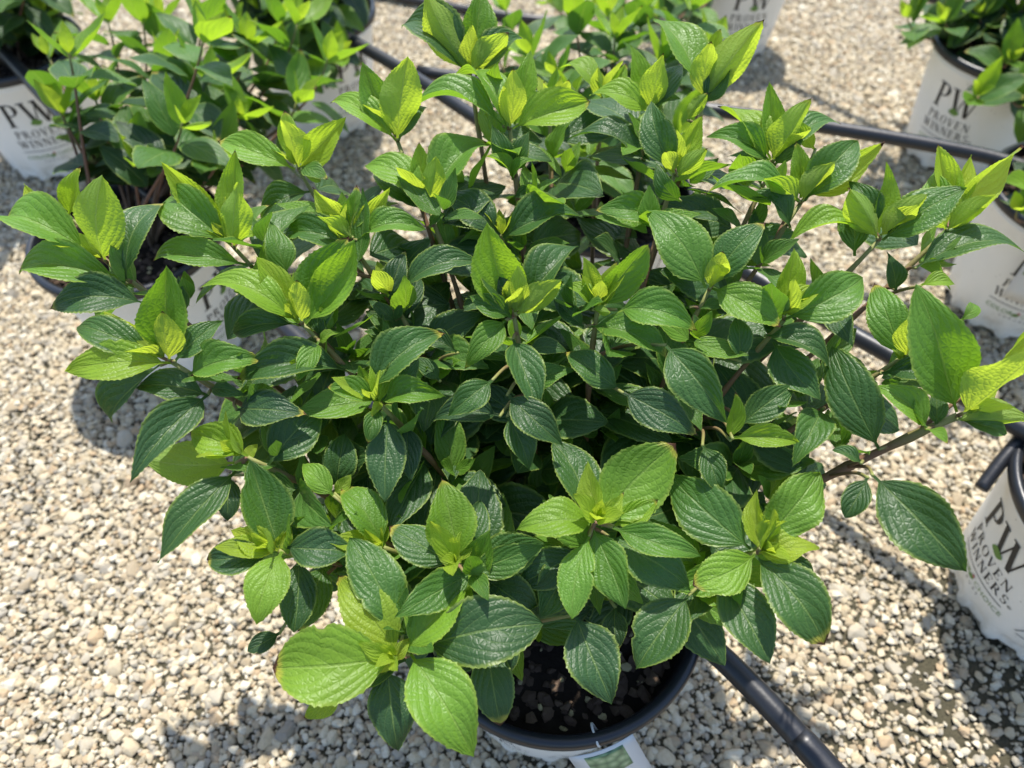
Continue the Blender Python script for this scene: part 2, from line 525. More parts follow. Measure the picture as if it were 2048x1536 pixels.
def chip_mesh():
    """loose bark chips on the soil"""
    nr = random.Random(8)
    bm = bmesh.new()
    for i in range(620):
        r = (R_TOP - 0.010) * math.sqrt(nr.random()); th = nr.uniform(0, 6.283)
        s = nr.uniform(0.0022, 0.0062) if nr.random() < 0.85 else nr.uniform(0.006, 0.009)
        mat = Matrix.Translation((r * math.cos(th), r * math.sin(th), Z_SOIL + nr.uniform(0.001, 0.007))) @ \
            Matrix.Rotation(nr.uniform(0, 6.28), 4, 'Z') @ Matrix.Rotation(nr.uniform(-.7, .7), 4, 'X') @ Matrix.Diagonal((s * nr.uniform(0.9, 1.6), s, s * nr.uniform(0.35, 0.75), 1))
        res = bmesh.ops.create_icosphere(bm, subdivisions=1, radius=1.0, matrix=mat)
        for vtx in res['verts']:
            vtx.co += Vector((nr.uniform(-1, 1), nr.uniform(-1, 1), nr.uniform(-1, 1))) * s * 0.28
        mi = 1 if (s < 0.0042 and nr.random() < .35) else (2 if nr.random() < .22 else 0)
        for fc in {fc for vtx in res['verts'] for fc in vtx.link_faces}: fc.material_index = mi
    me = bpy.data.meshes.new('bark_chips'); bm.to_mesh(me); bm.free()
    for m in (M_bark, M_grain, M_bark2): me.materials.append(m)
    return me
ME_soil, ME_chips = soil_mesh(), chip_mesh()

# --- serif lettering printed on the wall: thick and thin strokes as flat pieces that follow the cone
def glyph(ch):
    q = []
    def line(x0, y0, x1, y1, w): q.append([(x0 - w / 2, y0), (x0 + w / 2, y0), (x1 + w / 2, y1), (x1 - w / 2, y1)])
    def bar(x0, x1, y, h): q.append([(x0, y - h / 2), (x1, y - h / 2), (x1, y + h / 2), (x0, y + h / 2)])
    def ser(x, y, w=0.15): bar(x - w, x + w, y, 0.045)
    def arc(cx, cy, rx, ry, a0, a1, thick=0.16, thin=0.05, n=14):
        for i in range(n):
            a, b = R(a0 + (a1 - a0) * i / n), R(a0 + (a1 - a0) * (i + 1) / n)
            quad = []
            for an, inner in ((a, 0), (b, 0), (b, 1), (a, 1)):
                wd = thin + (thick - thin) * abs(math.cos(an))
                quad.append((cx + (rx - (wd if inner else 0)) * math.cos(an), cy + (ry - (thin if inner else 0)) * math.sin(an)))
            q.append(quad)
    if ch in 'PR':
        line(.18, 0, .18, 1, .16); ser(.18, .022); bar(.02, .34, .975, .05); bar(.18, .34, .5, .05)
        arc(.32, .74, .32, .262, -90, 90); w = .70
        if ch == 'R': line(.42, .5, .74, 0, .17); ser(.76, .022, .10); w = .88
    elif ch == 'O': arc(.44, .5, .40, .52, 0, 360, n=26); w = .88
    elif ch == 'V': line(.14, 1, .40, 0, .16); line(.68, 1, .43, 0, .06); ser(.13, .978); ser(.68, .978, .11); w = .82
    elif ch == 'E':
        line(.18, 0, .18, 1, .16); bar(.02, .62, .975, .05); bar(.18, .52, .51, .05); bar(.02, .66, .025, .05)
        line(.60, .80, .60, .97, .05); line(.64, .02, .64, .22, .05); line(.50, .40, .50, .62, .045); w = .74
    elif ch == 'N': line(.15, 0, .15, 1, .06); line(.16, 1, .72, 0, .17); line(.72, 0, .72, 1, .06); ser(.15, .022, .11); ser(.72, .978, .11); ser(.10, .978, .11); w = .90
    elif ch == 'I': line(.18, 0, .18, 1, .16); ser(.18, .022); ser(.18, .978); w = .38
    elif ch == 'S': arc(.30, .745, .25, .27, 20, 270, .13, .06); arc(.30, .255, .27, .27, -160, 90, .13, .06); w = .62
    elif ch == 'W':
        line(.14, 1, .40, 0, .16); line(.66, 1, .42, 0, .055); line(.62, 1, .86, 0, .16); line(1.12, 1, .88, 0, .055)
        ser(.13, .978); ser(.60, .978, .12); ser(1.12, .978, .11); w = 1.26
    else: w = .4
    return q, w

def wall_map(face, x, z, off):
    r = wall_r(z) + off
    ph = face + x / wall_r(z)
    return (r * math.sin(ph), -r * math.cos(ph), z)

def print_text(word, face, xc, z0, h, mat, name, parent, aspect=1.0, gap=0.06):
    gl = [glyph(c) for c in word]
    tot = sum(w + gap for _, w in gl) * h * aspect
    gg = Geo(); x = xc - tot / 2
    for q, w in gl:
        for k, quad in enumerate(q):
            n = 3
            a, b, c, d = [Vector((x + p[0] * h * aspect, z0 + p[1] * h)) for p in quad]
            vs_ = []
            for i in range(n + 1):
                f = i / n
                for p in (a.lerp(d, f), b.lerp(c, f)):
                    vs_.append(wall_map(face, p.x, p.y, 0.0007 + 0.00006 * (k % 7)))
            gg.add(vs_, [(2 * i, 2 * i + 1, 2 * i + 3, 2 * i + 2) for i in range(n)])
        x += (w + gap) * h * aspect
    return gg.build(name, mat, parent, smooth=False)

_small = {}
def small_text(word):
    """fine sans print, meshed flat once per word"""
    if word not in _small:
        cu = bpy.data.curves.new('t', 'FONT'); cu.body = word; cu.align_x = 'CENTER'; cu.resolution_u = 2
        o = bpy.data.objects.new('t', cu); col.objects.link(o)
        dg = bpy.context.evaluated_depsgraph_get()
        me = o.evaluated_get(dg).to_mesh()
        _small[word] = ([v.co.copy() for v in me.vertices], [tuple(p.vertices) for p in me.polygons])
        o.evaluated_get(dg).to_mesh_clear()
        bpy.data.objects.remove(o); bpy.data.curves.remove(cu)
    return _small[word]

def print_small(word, face, xc, z0, h, mat, name, parent):
    vs_, fs = small_text(word)
    gg = Geo()
    gg.add([wall_map(face, xc + v.x * h, z0 + v.y * h, 0.0008) for v in vs_], fs)
    return gg.build(name, mat, parent, smooth=False)

def leaf_mark(face, xc, zc, s, mat, parent, tilt=0.0, name='leaf_emblem', off=0.0013):
    gg = Geo()
    up, lo = [], []
    n = 12
    for i in range(n + 1):
        f = i / n
        wdt = 0.36 * math.sin(math.pi * f) ** 0.8
        for lst, sg in ((up, 1), (lo, -1)):
            x, y = (f - 0.5), sg * wdt * (1 if sg > 0 else 0.85) + 0.05 * math.sin(f * 6)
            lst.append((xc + s * (x * math.cos(tilt) - y * math.sin(tilt)), zc + s * (x * math.sin(tilt) + y * math.cos(tilt))))
    vs_ = [wall_map(face, p[0], p[1], off) for pr in zip(up, lo) for p in pr]
    gg.add(vs_, [(2 * i, 2 * i + 1, 2 * i + 3, 2 * i + 2) for i in range(n)])
    return gg.build(name, mat, parent, smooth=False)

POTS = {}
def make_pot(key, xy, face_deg, label, prints=True, tilt=(0, 0)):
    o = empty('plant_pot', (xy[0], xy[1], PZ))
    o.rotation_euler = (R(tilt[0]), R(tilt[1]), 0)
    tag(o, label, 'plant pot', 'white nursery pots on the gravel')
    wall = link_obj('wall', ME_wall, o)
    link_obj('rim', ME_rim, o)
    soil = link_obj('soil', ME_soil, o); soil.rotation_euler.z = rng.uniform(0, 6)
    ch = link_obj('bark_chips', ME_chips, soil); ch['kind'] = 'stuff'; ch.rotation_euler.z = rng.uniform(0, 6)
    if prints:
        f = R(face_deg)
        print_text('PW', f, 0, 0.134, 0.049, M_ink, 'monogram_print', wall, 0.92, 0.02)
        leaf_mark(f, 0.004, 0.138, 0.021, M_green, wall, 0.15)
        print_text('PROVEN', f, 0.001, 0.1075, 0.0165, M_ink, 'word_print', wall, 0.95, 0.14)
        print_text('WINNERS', f, 0.001, 0.0855, 0.0165, M_ink, 'word_print', wall, 0.95, 0.10)
        print_small('®', f, 0.054, 0.0855, 0.008, M_ink, 'mark_print', wall)
        gg = Geo()
        n = 16
        vs_ = [wall_map(f, -0.048 + 0.096 * i / n, z, 0.0008) for i in range(n + 1) for z in (0.0755, 0.0768)]
        gg.add(vs_, [(2 * i, 2 * i + 2, 2 * i + 3, 2 * i + 1) for i in range(n)])
        gg.build('rule_print', M_ink, wall, smooth=False)
        print_small('COLOR', f, -0.026, 0.058, 0.0125, M_green, 'small_word_print', wall)
        leaf_mark(f, 0.0, 0.0615, 0.011, M_green, wall, 0.6)
        leaf_mark(f, 0.003, 0.067, 0.006, M_red, wall, -0.6, 'red_emblem')
        print_small('CHOICE', f, 0.031, 0.058, 0.0125, M_pale, 'small_word_print', wall)
        print_small('S  H  R  U  B  S', f, 0.0, 0.049, 0.0065, M_ink, 'fine_print', wall)
        # recycling triangle to the right of the print
        gg = Geo()
        for k in range(3):
            a0, a1 = R(90 + 120 * k + 14), R(90 + 120 * (k + 1) - 14)
            for i in range(4):
                def pt(t, rr):
                    P0, P1 = Vector((math.cos(a0), math.sin(a0))), Vector((math.cos(a1), math.sin(a1)))
                    p = P0.lerp(P1, t) * rr
                    return wall_map(f, 0.085 + p.x * 0.013, 0.062 + p.y * 0.013, 0.0008)
                gg.add([pt(i / 4, 1.0), pt((i + 1) / 4, 1.0), pt((i + 1) / 4, 0.72), pt(i / 4, 0.72)], [(0, 1, 2, 3)])
        gg.build('recycling_mark', M_grey, wall, smooth=False)
    if key == 'M': o.scale = (1.06,) * 3
    POTS[key] = (o, Vector((xy[0], xy[1], PZ)))
    return o

make_pot('M', (0.044, 0.288), -42, 'white pot with black rim under the large foreground shrub, its soil in view')
make_pot('B', (-0.556, 0.830), 78, 'white pot with black rim behind the left side of the foreground shrub')
make_pot('A', (-0.955, 1.360), 25, 'white pot with PW lettering at the upper left edge, hose across its front')
make_pot('D', (-0.410, 1.500), 52, 'white pot with black rim partly hidden by foliage near the top, left of centre')
make_pot('F', (0.140, 0.920), 25, 'white pot hidden behind the middle of the foreground shrub, a bit of black rim showing')
make_pot('T', (0.535, 1.825), 6, 'white pot at the top edge, right of centre, only its lower half in view')
make_pot('R1', (0.940, 1.365), -52, 'white pot with PW lettering and a recycling mark at the upper right')
make_pot('R2', (0.870, 0.920), -30, 'white pot with a picture tag at the right edge, halfway up')
make_pot('R3', (0.683, 0.385), -88, 'white pot with large PW lettering at the lower right edge')

# plastic picture tags
def bent_card(name, corner_pts, mat, parent, n=6, bulge=0.004, off=0.0):
    a, b, c, d = [Vector(p) for p in corner_pts]
    nr = (b - a).cross(d - a).normalized()
    vs_, fs = [], []
    for i in range(n + 1):
        for j in range(n + 1):
            u, v = i / n, j / n
            p = a.lerp(b, u).lerp(d.lerp(c, u), v)
            vs_.append(p + nr * (bulge * math.sin(math.pi * u) * 1.0 + off))
    for i in range(n):
        for j in range(n):
            k = i * (n + 1) + j
            fs.append((k, k + n + 1, k + n + 2, k + 1))
    o = mesh_obj(name, vs_, fs, mat, parent)
    m = o.modifiers.new('thickness', 'SOLIDIFY'); m.thickness = 0.0006; m.offset = -1
    return o

def picture_tag(loc, right, up, w, h, label, text=None):
    o = empty('plant_tag', loc)
    tag(o, label, 'plant tag', 'plastic plant tags')
    r, u = Vector(right).normalized(), Vector(up).normalized()
    nrm = r.cross(u).normalized()
    c = [r * -w / 2, r * w / 2, r * w / 2 + u * h, r * -w / 2 + u * h]
    bent_card('card', c, M_tag, o)
    ins = [r * (-w / 2 + .006) + u * (h * .42), r * (w / 2 - .006) + u * (h * .42), r * (w / 2 - .006) + u * (h - .006), r * (-w / 2 + .006) + u * (h - .006)]
    bent_card('picture', ins, M_picture, o, off=0.0008)
    gg = Geo()
    tube(gg, smooth_path([u * h - nrm * .0, u * (h + .012) + nrm * 0.004, u * (h + .014) - nrm * .014, u * (h - 0.012) - nrm * .017], 6), 0.0011, 8)
    gg.build('hook', M_tag, o)
    if text:
        vs_, fs = small_text(text)
        gg = Geo(); gg.add([r * v.x * 0.018 + u * (0.022 + v.y * 0.018) + nrm * 0.0052 for v in vs_], fs)
        gg.build('lettering', M_ink, o, smooth=False)
    return o

# ------------------------------------------------------------------ irrigation hoses lying over the pots
ZH = PZ + Z_RIM + 0.0125
def hose(pts, label, sleeve=None):
    gg = Geo()
    path = smooth_path(pts, 10)
    tube(gg, path, 0.0112, 16)
    o = gg.build('irrigation_hose', M_hose)
    tag(o, label, 'hose', 'black irrigation hoses')
    if sleeve is not None:
        k = min(range(len(path)), key=lambda i: (path[i] - Vector(sleeve)).length)
        gs = Geo()
        tube(gs, [path[k], path[k].lerp(path[k + 1], 0.5), path[k + 1], path[k + 2], path[k + 4], path[k + 6]], [0.0113, 0.0122, 0.0123, 0.0123, 0.0123, 0.0123], 16)
        gs.build('sleeve', M_hose, o)
    return o
hose([(-1.75, 2.15, ZH - .02), (-1.30, 1.70, ZH), (-0.945, 1.325, ZH), (-0.80, 1.165, ZH - .004), (-0.637, 0.985, ZH), (-0.496, 0.857, ZH),
      (-0.28, 0.63, ZH - .010), (-0.053, 0.416, ZH), (0.08, 0.315, ZH), (0.178, 0.235, ZH + .001), (0.266, 0.128, ZH - .002), (0.40, -0.05, ZH - .03), (0.60, -0.35, 0.03)],
     'black hose running from the upper left pot past the foreground pot to the bottom edge', (0.245, 0.155, ZH))
hose([(-0.95, 2.05, ZH), (-0.55, 1.62, ZH), (-0.306, 1.357, ZH), (-0.179, 1.235, ZH - .004), (0.02, 1.01, ZH), (0.20, 0.86, ZH), (0.36, 0.69, ZH - .006), (0.58, 0.47, ZH), (0.80, 0.24, ZH), (1.1, -0.05, 0.05)],
     'black hose passing behind the foreground shrub from the pot at upper left of centre')
hose([(-0.17, 1.265, ZH - .015), (0.10, 1.19, ZH - .012), (0.34, 1.125, ZH - .006), (0.52, 1.075, ZH - .006), (0.69, 1.012, ZH - .002), (0.78, 0.965, ZH), (0.92, 0.86, ZH), (1.25, 0.60, ZH - .05), (1.5, 0.4, 0.04)],
     'black hose crossing the open gravel in front of the upper right pot')
hose([(0.02, 2.38, ZH), (0.50, 1.89, ZH), (0.70, 1.68, ZH - .005), (0.90, 1.46, ZH), (1.15, 1.19, ZH), (1.6, 0.7, 0.05)],
     'black hose at the top right corner behind the upper right pot')
hose([(-0.85, 2.36, 0.02), (-0.45, 2.11, 0.02), (-0.26, 2.02, 0.02), (0.0, 1.93, 0.02), (0.15, 1.90, 0.02)],
     'short stretch of black hose on the gravel at the top edge, left of centre')
gg = Geo()
tube(gg, smooth_path([(0.585, 0.475, ZH - .012), (0.557, 0.449, ZH - .030), (0.534, 0.425, ZH - .048)], 6), 0.0075, 12)
tag(gg.build('drip_tube', M_hose), 'short black drip tube poking out beside the rim of the lower right pot', 'tube')

# ------------------------------------------------------------------ leaves
def leaf_mesh(name, L, W, arch=0.06, fold=0.25, cross=0.05, wave=0.03, side=0.0, nv=34, nu=8, seed=0, shape=0.0, pet=0.09, teeth=0.065, tipbend=0.0, twist=0.0, nibble=False):
    r = random.Random(seed)
    ph1, ph2, fq = r.uniform(0, 6.28), r.uniform(0, 6.28), r.uniform(1.2, 2.2)
    a_, b_ = 0.76 + shape * 0.07, 1.12 - shape * 0.20
    vm = a_ / (a_ + b_); fm = vm ** a_ * (1 - vm) ** b_
    nb_s, nb_v, nb_w, nb_d = r.choice((-1, 1)), r.uniform(.35, .9), r.uniform(.02, .045), r.uniform(.10, .26)
    lop = [r.uniform(.90, 1.08), r.uniform(.90, 1.08)]
    vs_, uv, fs = [], [], []
    cols = [-1 + 2 * i / nu for i in range(nu + 1)]
    cols = [math.copysign(abs(c) ** 0.9, c) for c in cols]
    for i in range(nv + 1):
        t = i / nv
        s = t
        bl = max(0.0, (t - pet) / (1 - pet))
        hw = W / 2 * (bl ** a_ * max(0.0, 1 - bl) ** b_) / fm if bl > 0 else 0.0
        hw = max(hw, 0.0011 if t < pet + 0.05 else 0.00005)
        jag = (teeth * r.uniform(.5, 1.3) if i % 2 else -teeth * 0.4) * W * (0.5 if 0.12 < bl < 0.97 else 0.0)
        zc = arch * L * 4 * s * (1 - s) - tipbend * L * max(0, s - 0.55) ** 2 * 4
        yc = side * L * math.sin(math.pi * s)
        for c in cols:
            y = c * hw * lop[c > 0]
            if nibble and c * nb_s > 0: y *= 1 - nb_d * math.exp(-((bl - nb_v) / nb_w) ** 2) * abs(c)
            if abs(c) == 1: y += math.copysign(jag + r.uniform(-.2, .2) * abs(jag), c)
            ac = abs(c)
            z = zc + fold * hw * ac - cross * hw * (ac ** 2) * 2.0
            sgn = 1 if c > 0 else -1
            z += wave * W * (ac ** 2) * math.sin(fq * 6.283 * s + (ph1 if c > 0 else ph2)) * min(1, bl * 4)
            # gentle quilting between the side veins
            q = (bl - 0.42 * ac - 0.34 * ac * ac) * 4.3 * 6.283
            z += 0.0028 * L * math.sin(q + (2.4 if c > 0 else 0)) * math.sin(math.pi * min(1, ac * 1.05)) * (1 if 0.08 < bl < 0.92 else 0)
            dzz = z - zc; ct, st_ = math.cos(twist * (s - .3)), math.sin(twist * (s - .3))
            vs_.append((s * L, yc + y * ct - dzz * st_, zc + y * st_ + dzz * ct))
            uv.append((0.5 + 0.5 * c, bl))
    m = nu + 1
    for i in range(nv):
        for j in range(nu):
            k = i * m + j
            fs.append((k, k + m, k + m + 1, k + 1))
    me = bpy.data.meshes.new(name)
    me.from_pydata(vs_, [], fs)
    me.polygons.foreach_set('use_smooth', [True] * len(fs))
    lay = me.uv_layers.new(name='UVMap')
    idx = np.empty(len(me.loops), dtype=np.int32); me.loops.foreach_get('vertex_index', idx)
    lay.data.foreach_set('uv', np.asarray(uv, dtype=np.float32)[idx].ravel())
    me.materials.append(M_leaf)
    return me

def frame(axis, normal):
    x = axis.normalized()
    z = (normal - x * normal.dot(x))
    if z.length < 1e-4: z = x.orthogonal()
    z.normalize()
    y = z.cross(x)
    return Matrix((x, y, z)).transposed()

def put_leaf(me, base, rot3, parent, origin, age, burn=0.0, scale=1.0, r=None):
    o = bpy.data.objects.new('leaf', me)
    o.parent = parent
    o.location = base - origin
    o.rotation_euler = rot3.to_euler()
    if scale != 1.0: o.scale = (scale,) * 3
    o.color = (age, r.random() if r else rng.random(), burn, 1)
    col.objects.link(o)
    return o

# ------------------------------------------------------------------ the foreground shrub
ZTAB = [(-60, .70), (0, .68), (200, .625), (400, .585), (700, .535), (1000, .515), (1300, .50), (1560, .54)]
def zf(py):
    for (y0, z0), (y1, z1) in zip(ZTAB, ZTAB[1:]):
        if py <= y1: return z0 + (z1 - z0) * (py - y0) / (y1 - y0)
    return ZTAB[-1][1]

UP = Vector((0, 0, 1))
def nrm_for(code, px, py):
    view = -ray(px, py).normalized()
    if code == 'h': return (UP + Vector((0, -0.30, 0))).normalized()
    if code == 'c': return (view * 1.0 + UP * 0.35).normalized()
    if code in 'ub': return Vector((0, -1.0, 0.42)).normalized() if py < 900 else (view + Vector((0, -0.35, 0.1))).normalized()
    if code == 'r': return (UP * 0.75 + Vector((-0.45, -0.45, 0))).normalized()
    if code == 'l': return (UP * 0.75 + Vector((0.45, -0.45, 0))).normalized()
    return UP

# every shoot: (stem end x, y, extra depth, [(base x, y, tip x, y, width, age, facing[, extra depth])])
SHOOTS = [
 (215, 525, .0, [(200,510,205,352,95,.75,'u'),(235,550,330,405,90,.12,'h'),(150,490,2,428,82,.42,'h'),(130,450,40,372,45,.9,'b'),(137,430,155,335,48,.6,'b'),(230,572,22,535,66,.38,'h'),(262,622,95,612,74,.05,'h',.015)]),
 (468, 495, .015, [(467,485,480,362,112,.75,'u'),(420,440,323,323,48,.85,'b'),(445,420,470,298,46,.55,'b'),(455,485,330,380,88,.3,'h'),(478,525,296,508,56,.32,'h'),(470,485,520,465,28,.7,'h'),(490,460,535,405,50,.4,'r',.02)]),
 (598, 340, .03, [(595,325,568,232,60,.95,'u'),(578,338,440,285,55,.5,'h'),(605,325,692,235,56,.75,'b'),(605,345,645,362,50,.6,'u'),(615,385,520,440,55,.1,'h',.02),(610,325,655,358,50,.3,'r'),(590,300,565,222,40,.6,'b')]),
 (700, 480, .015, [(700,445,620,378,45,.9,'b'),(715,465,632,430,42,.8,'u'),(690,440,712,372,52,.4,'b'),(720,455,780,375,40,.85,'b'),(740,480,850,455,62,.35,'h'),(575,550,540,440,88,.32,'c'),(735,495,560,472,52,.15,'h',.02)]),
 (855, 410, .015, [(862,395,872,312,46,.92,'u'),(840,370,838,285,40,.6,'b'),(870,400,978,275,82,.32,'h'),(848,392,730,330,62,.55,'h'),(830,440,755,345,88,.14,'h',.02),(840,458,890,428,50,.3,'h'),(992,452,880,385,88,.05,'h',.02),(830,440,790,350,62,.1,'c',.03)]),
 (940, 155, .0, [(920,118,852,-12,86,.92,'u'),(945,130,1018,62,94,.82,'u'),(918,145,800,40,90,.14,'h'),(945,100,962,-20,66,.42,'b'),(970,150,1048,78,72,.12,'h'),(980,242,815,205,62,.38,'h')]),
 (1020, 258, .0, [(1020,245,1025,135,74,1.,'u'),(1000,262,910,140,64,.45,'h'),(1035,258,1180,205,58,.62,'h'),(1045,235,1058,100,50,.5,'b'),(1015,330,985,250,42,.15,'c',.01),(1030,330,1060,262,42,.1,'c',.01),(1015,366,972,310,42,.5,'h'),(1015,366,1072,318,52,.5,'h')]),
 (1100, 240, .06, [(1090,225,1090,160,42,.95,'u'),(1135,212,1135,155,32,.9,'u'),(1110,200,1115,132,40,.5,'b'),(1100,300,1142,240,42,.4,'r'),(1085,260,1040,215,40,.3,'h')]),
 (795, 282, .0, [(795,270,815,112,86,.8,'u'),(778,245,725,125,66,.36,'b'),(790,285,660,195,46,.52,'h'),(800,285,852,205,54,.2,'h')]),
 (1205, 200, .10, [(1200,185,1190,130,32,.9,'u'),(1185,182,1118,130,42,.6,'h'),(1225,182,1258,130,42,.5,'b'),(1215,195,1280,180,40,.3,'h')]),
 (1300, 225, .02, [(1290,200,1265,90,46,.5,'b'),(1300,205,1325,105,52,.8,'u'),(1298,225,1180,190,62,.62,'h'),(1302,322,1145,260,72,.1,'h',.01),(1340,200,1365,130,60,.14,'h'),(1305,235,1360,200,46,.3,'h')]),
 (1408, 205, .0, [(1412,180,1525,38,72,.86,'u'),(1405,175,1418,80,52,.95,'u'),(1395,168,1308,38,78,.4,'h'),(1408,218,1473,115,66,.12,'r'),(1345,215,1415,185,64,.7,'u'),(1420,120,1442,58,26,.7,'b')]),
 (1350, 345, .0, [(1350,305,1405,230,46,.8,'b'),(1345,300,1318,235,36,.9,'b'),(1365,365,1415,295,62,.8,'u'),(1335,332,1300,200,86,.12,'c'),(1345,350,1330,298,42,.9,'u'),(1405,425,1310,335,82,.25,'c')]),
 (1545, 335, .01, [(1545,292,1540,165,44,.45,'b'),(1550,292,1622,195,56,.8,'u'),(1535,292,1435,215,56,.7,'h'),(1560,300,1685,235,56,.15,'h'),(1525,300,1418,270,42,.32,'h'),(1555,325,1612,268,52,.2,'r'),(1525,378,1460,305,72,.2,'h',.01)]),
 (1602, 405, .0, [(1600,382,1595,285,40,.55,'b'),(1612,392,1665,318,46,.95,'u'),(1622,398,1715,275,82,.25,'r'),(1592,398,1525,350,80,.7,'u'),(1640,372,1770,285,52,.8,'b'),(1630,300,1592,235,32,.7,'b'),(1592,478,1490,385,82,.15,'h',.01),(1545,362,1410,390,52,.36,'h'),(1608,490,1735,450,52,.55,'h')]),
 (1758, 480, .0, [(1755,442,1772,325,46,.6,'b'),(1768,458,1855,388,46,.95,'u'),(1748,468,1695,375,78,.75,'u'),(1775,482,1932,378,88,.2,'r'),(1735,422,1700,360,52,.1,'h'),(1690,502,1708,390,62,.15,'c',.02)]),
 (1895, 460, .01, [(1910,372,1875,288,42,.8,'b'),(1925,378,1945,310,32,.9,'b'),(1922,388,2046,292,58,.85,'b'),(1895,458,1990,385,62,.85,'u'),(1888,450,1868,342,58,.5,'c',.01),(1888,455,1862,415,42,.7,'u'),(1865,532,2055,488,74,.1,'h'),(1840,572,1908,570,46,.6,'h'),(1825,592,1775,505,78,.05,'c',.02)]),
 (340, 722, .0, [(340,715,330,535,106,.42,'b'),(335,712,325,622,56,.96,'u'),(292,702,200,630,46,.95,'b'),(345,735,135,745,68,.66,'h'),(272,692,142,645,72,.2,'h'),(368,750,515,710,72,.36,'h'),(370,722,445,640,74,.12,'h'),(292,745,210,840,66,.08,'r',.02),(395,815,272,775,62,.05,'h',.02),(410,782,485,785,62,.12,'h',.02),(395,812,260,960,82,.05,'c',.01),(480,852,612,828,88,.05,'h',.015),(540,932,640,815,88,.15,'c',.03)]),
 (495, 915, .01, [(495,910,375,858,76,.7,'h'),(482,930,515,888,30,.85,'b'),(432,942,285,915,86,.6,'u',.03),(440,985,320,1125,78,.12,'c',.02),(460,950,455,1040,60,.06,'c',.05)]),
 (605, 648, .0, [(600,632,600,555,60,1.,'u'),(590,642,510,515,52,.9,'b'),(582,642,400,575,74,.6,'h'),(622,648,710,480,46,.56,'b'),(612,642,690,480,92,.3,'b',.012),(650,692,668,540,72,.1,'r',.02),(640,690,592,765,86,.46,'c'),(645,692,682,665,42,.6,'h'),(690,748,470,745,64,.05,'h',.02),(400,608,355,552,52,.1,'h',.03),(580,652,468,668,52,.1,'h',.03)]),
 (1028, 632, -.01, [(1015,622,975,450,92,.56,'b'),(1035,612,1035,530,40,.95,'u'),(1025,592,1015,555,30,1.,'u'),(1045,622,1122,550,58,.82,'u'),(1060,602,1155,495,88,.15,'h'),(1040,632,1125,565,62,.3,'h',.01),(1005,642,942,540,82,.15,'h'),(1015,642,940,592,52,.3,'h',-.005),(985,655,930,735,78,.42,'c'),(1012,700,1078,820,88,.12,'c'),(985,760,898,832,82,.2,'c'),(1015,790,1125,890,88,.1,'c',.01),(1015,832,1060,938,68,.1,'c',.02),(1000,832,860,838,64,.0,'h',.02)]),
 (1195, 618, -.005, [(1195,608,1165,515,40,.85,'b'),(1200,608,1235,525,34,.92,'b'),(1208,618,1300,490,96,.46,'b'),(1188,608,1130,570,52,.6,'h'),(1170,622,1222,625,46,.75,'u'),(1130,658,1108,600,52,.1,'c',.01),(1160,656,1336,718,88,.3,'h'),(1300,622,1395,655,62,.3,'h'),(1345,612,1275,600,72,.2,'c',.02),(1080,702,1132,700,56,.15,'h',.02),(1080,792,1150,740,62,.3,'h',.03),(1240,782,1130,700,90,.15,'c',.02),(1245,785,1396,872,102,.05,'c',.01),(1330,690,1455,848,112,.14,'c')]),
 (1418, 580, -.005, [(1400,568,1295,415,92,.36,'c'),(1425,568,1445,500,64,1.,'u'),(1440,545,1485,455,44,.9,'b'),(1435,572,1560,655,96,.5,'h'),(1440,545,1530,445,78,.2,'r'),(1405,620,1452,610,42,.3,'h'),(1430,722,1390,630,72,.1,'c',.02),(1480,722,1475,630,54,.15,'c',.02)]),
 (1568, 640, -.0, [(1570,585,1590,500,52,.8,'b'),(1565,612,1648,575,42,.92,'h',-.005),(1570,636,1728,555,98,.36,'h'),(1515,670,1665,725,68,.12,'h'),(1560,700,1640,800,78,.1,'c',.02),(1665,610,1705,692,52,.05,'c',.03),(1480,852,1592,770,78,.2,'c',.02),(1465,876,1596,884,42,.7,'h'),(1460,880,1475,790,32,.6,'b'),(1640,820,1590,925,78,.2,'c',.01),(1405,890,1440,985,82,.15,'c',.02),(1730,905,1665,695,102,.12,'c')]),
 (1805, 715, .0, [(1797,718,1745,565,82,.3,'c'),(1825,702,1820,630,62,.95,'u'),(1835,715,1892,725,52,.5,'u'),(1760,756,1896,755,62,.1,'h'),(1800,735,1780,690,30,.7,'h')]),
 (1915, 832, -.015, [(1910,812,1855,590,112,.42,'b'),(1920,642,1948,605,42,.4,'h',.01),(1955,812,2080,690,122,.95,'u',-.02),(2000,725,2090,640,66,.8,'b'),(1915,850,2070,842,58,.75,'u'),(1920,850,2012,868,50,.2,'h',.01),(1830,866,1755,770,92,.46,'c'),(1830,870,1896,886,46,.5,'h'),(1885,850,1870,778,54,.15,'c',.01),(1722,926,1665,900,62,.15,'h'),(1745,950,1932,1142,114,.05,'c'),(1735,955,1690,1035,82,.05,'c')]),
 (1515, 1105, .0, [(1540,1062,1642,945,134,.5,'c'),(1520,1092,1515,980,50,.9,'b'),(1520,1105,1638,1095,66,.9,'c'),(1530,1082,1570,1035,46,.86,'u'),(1500,1115,1385,1170,116,.62,'h'),(1500,1122,1656,1282,112,.12,'c'),(1480,1088,1335,945,98,.2,'c',.01),(1400,1196,1542,1322,102,.08,'c',.015),(1378,1190,1272,1336,114,.12,'c',.015),(1600,1092,1632,1172,52,.05,'c',.03)]),
 (1190, 1045, -.005, [(1187,1032,1172,925,52,.95,'b'),(1192,1032,1246,985,46,.96,'h'),(1205,1050,1350,888,134,.52,'b'),(1188,1042,1034,1058,116,.62,'h'),(1180,1012,1108,880,114,.12,'c',.02),(1175,1076,1250,1216,118,.36,'c'),(1160,1120,1143,1236,68,.42,'c'),(1290,1062,1315,1000,48,.7,'b'),(1285,1072,1402,1110,54,.36,'h'),(1270,1100,1386,1172,98,.12,'c',.015)]),
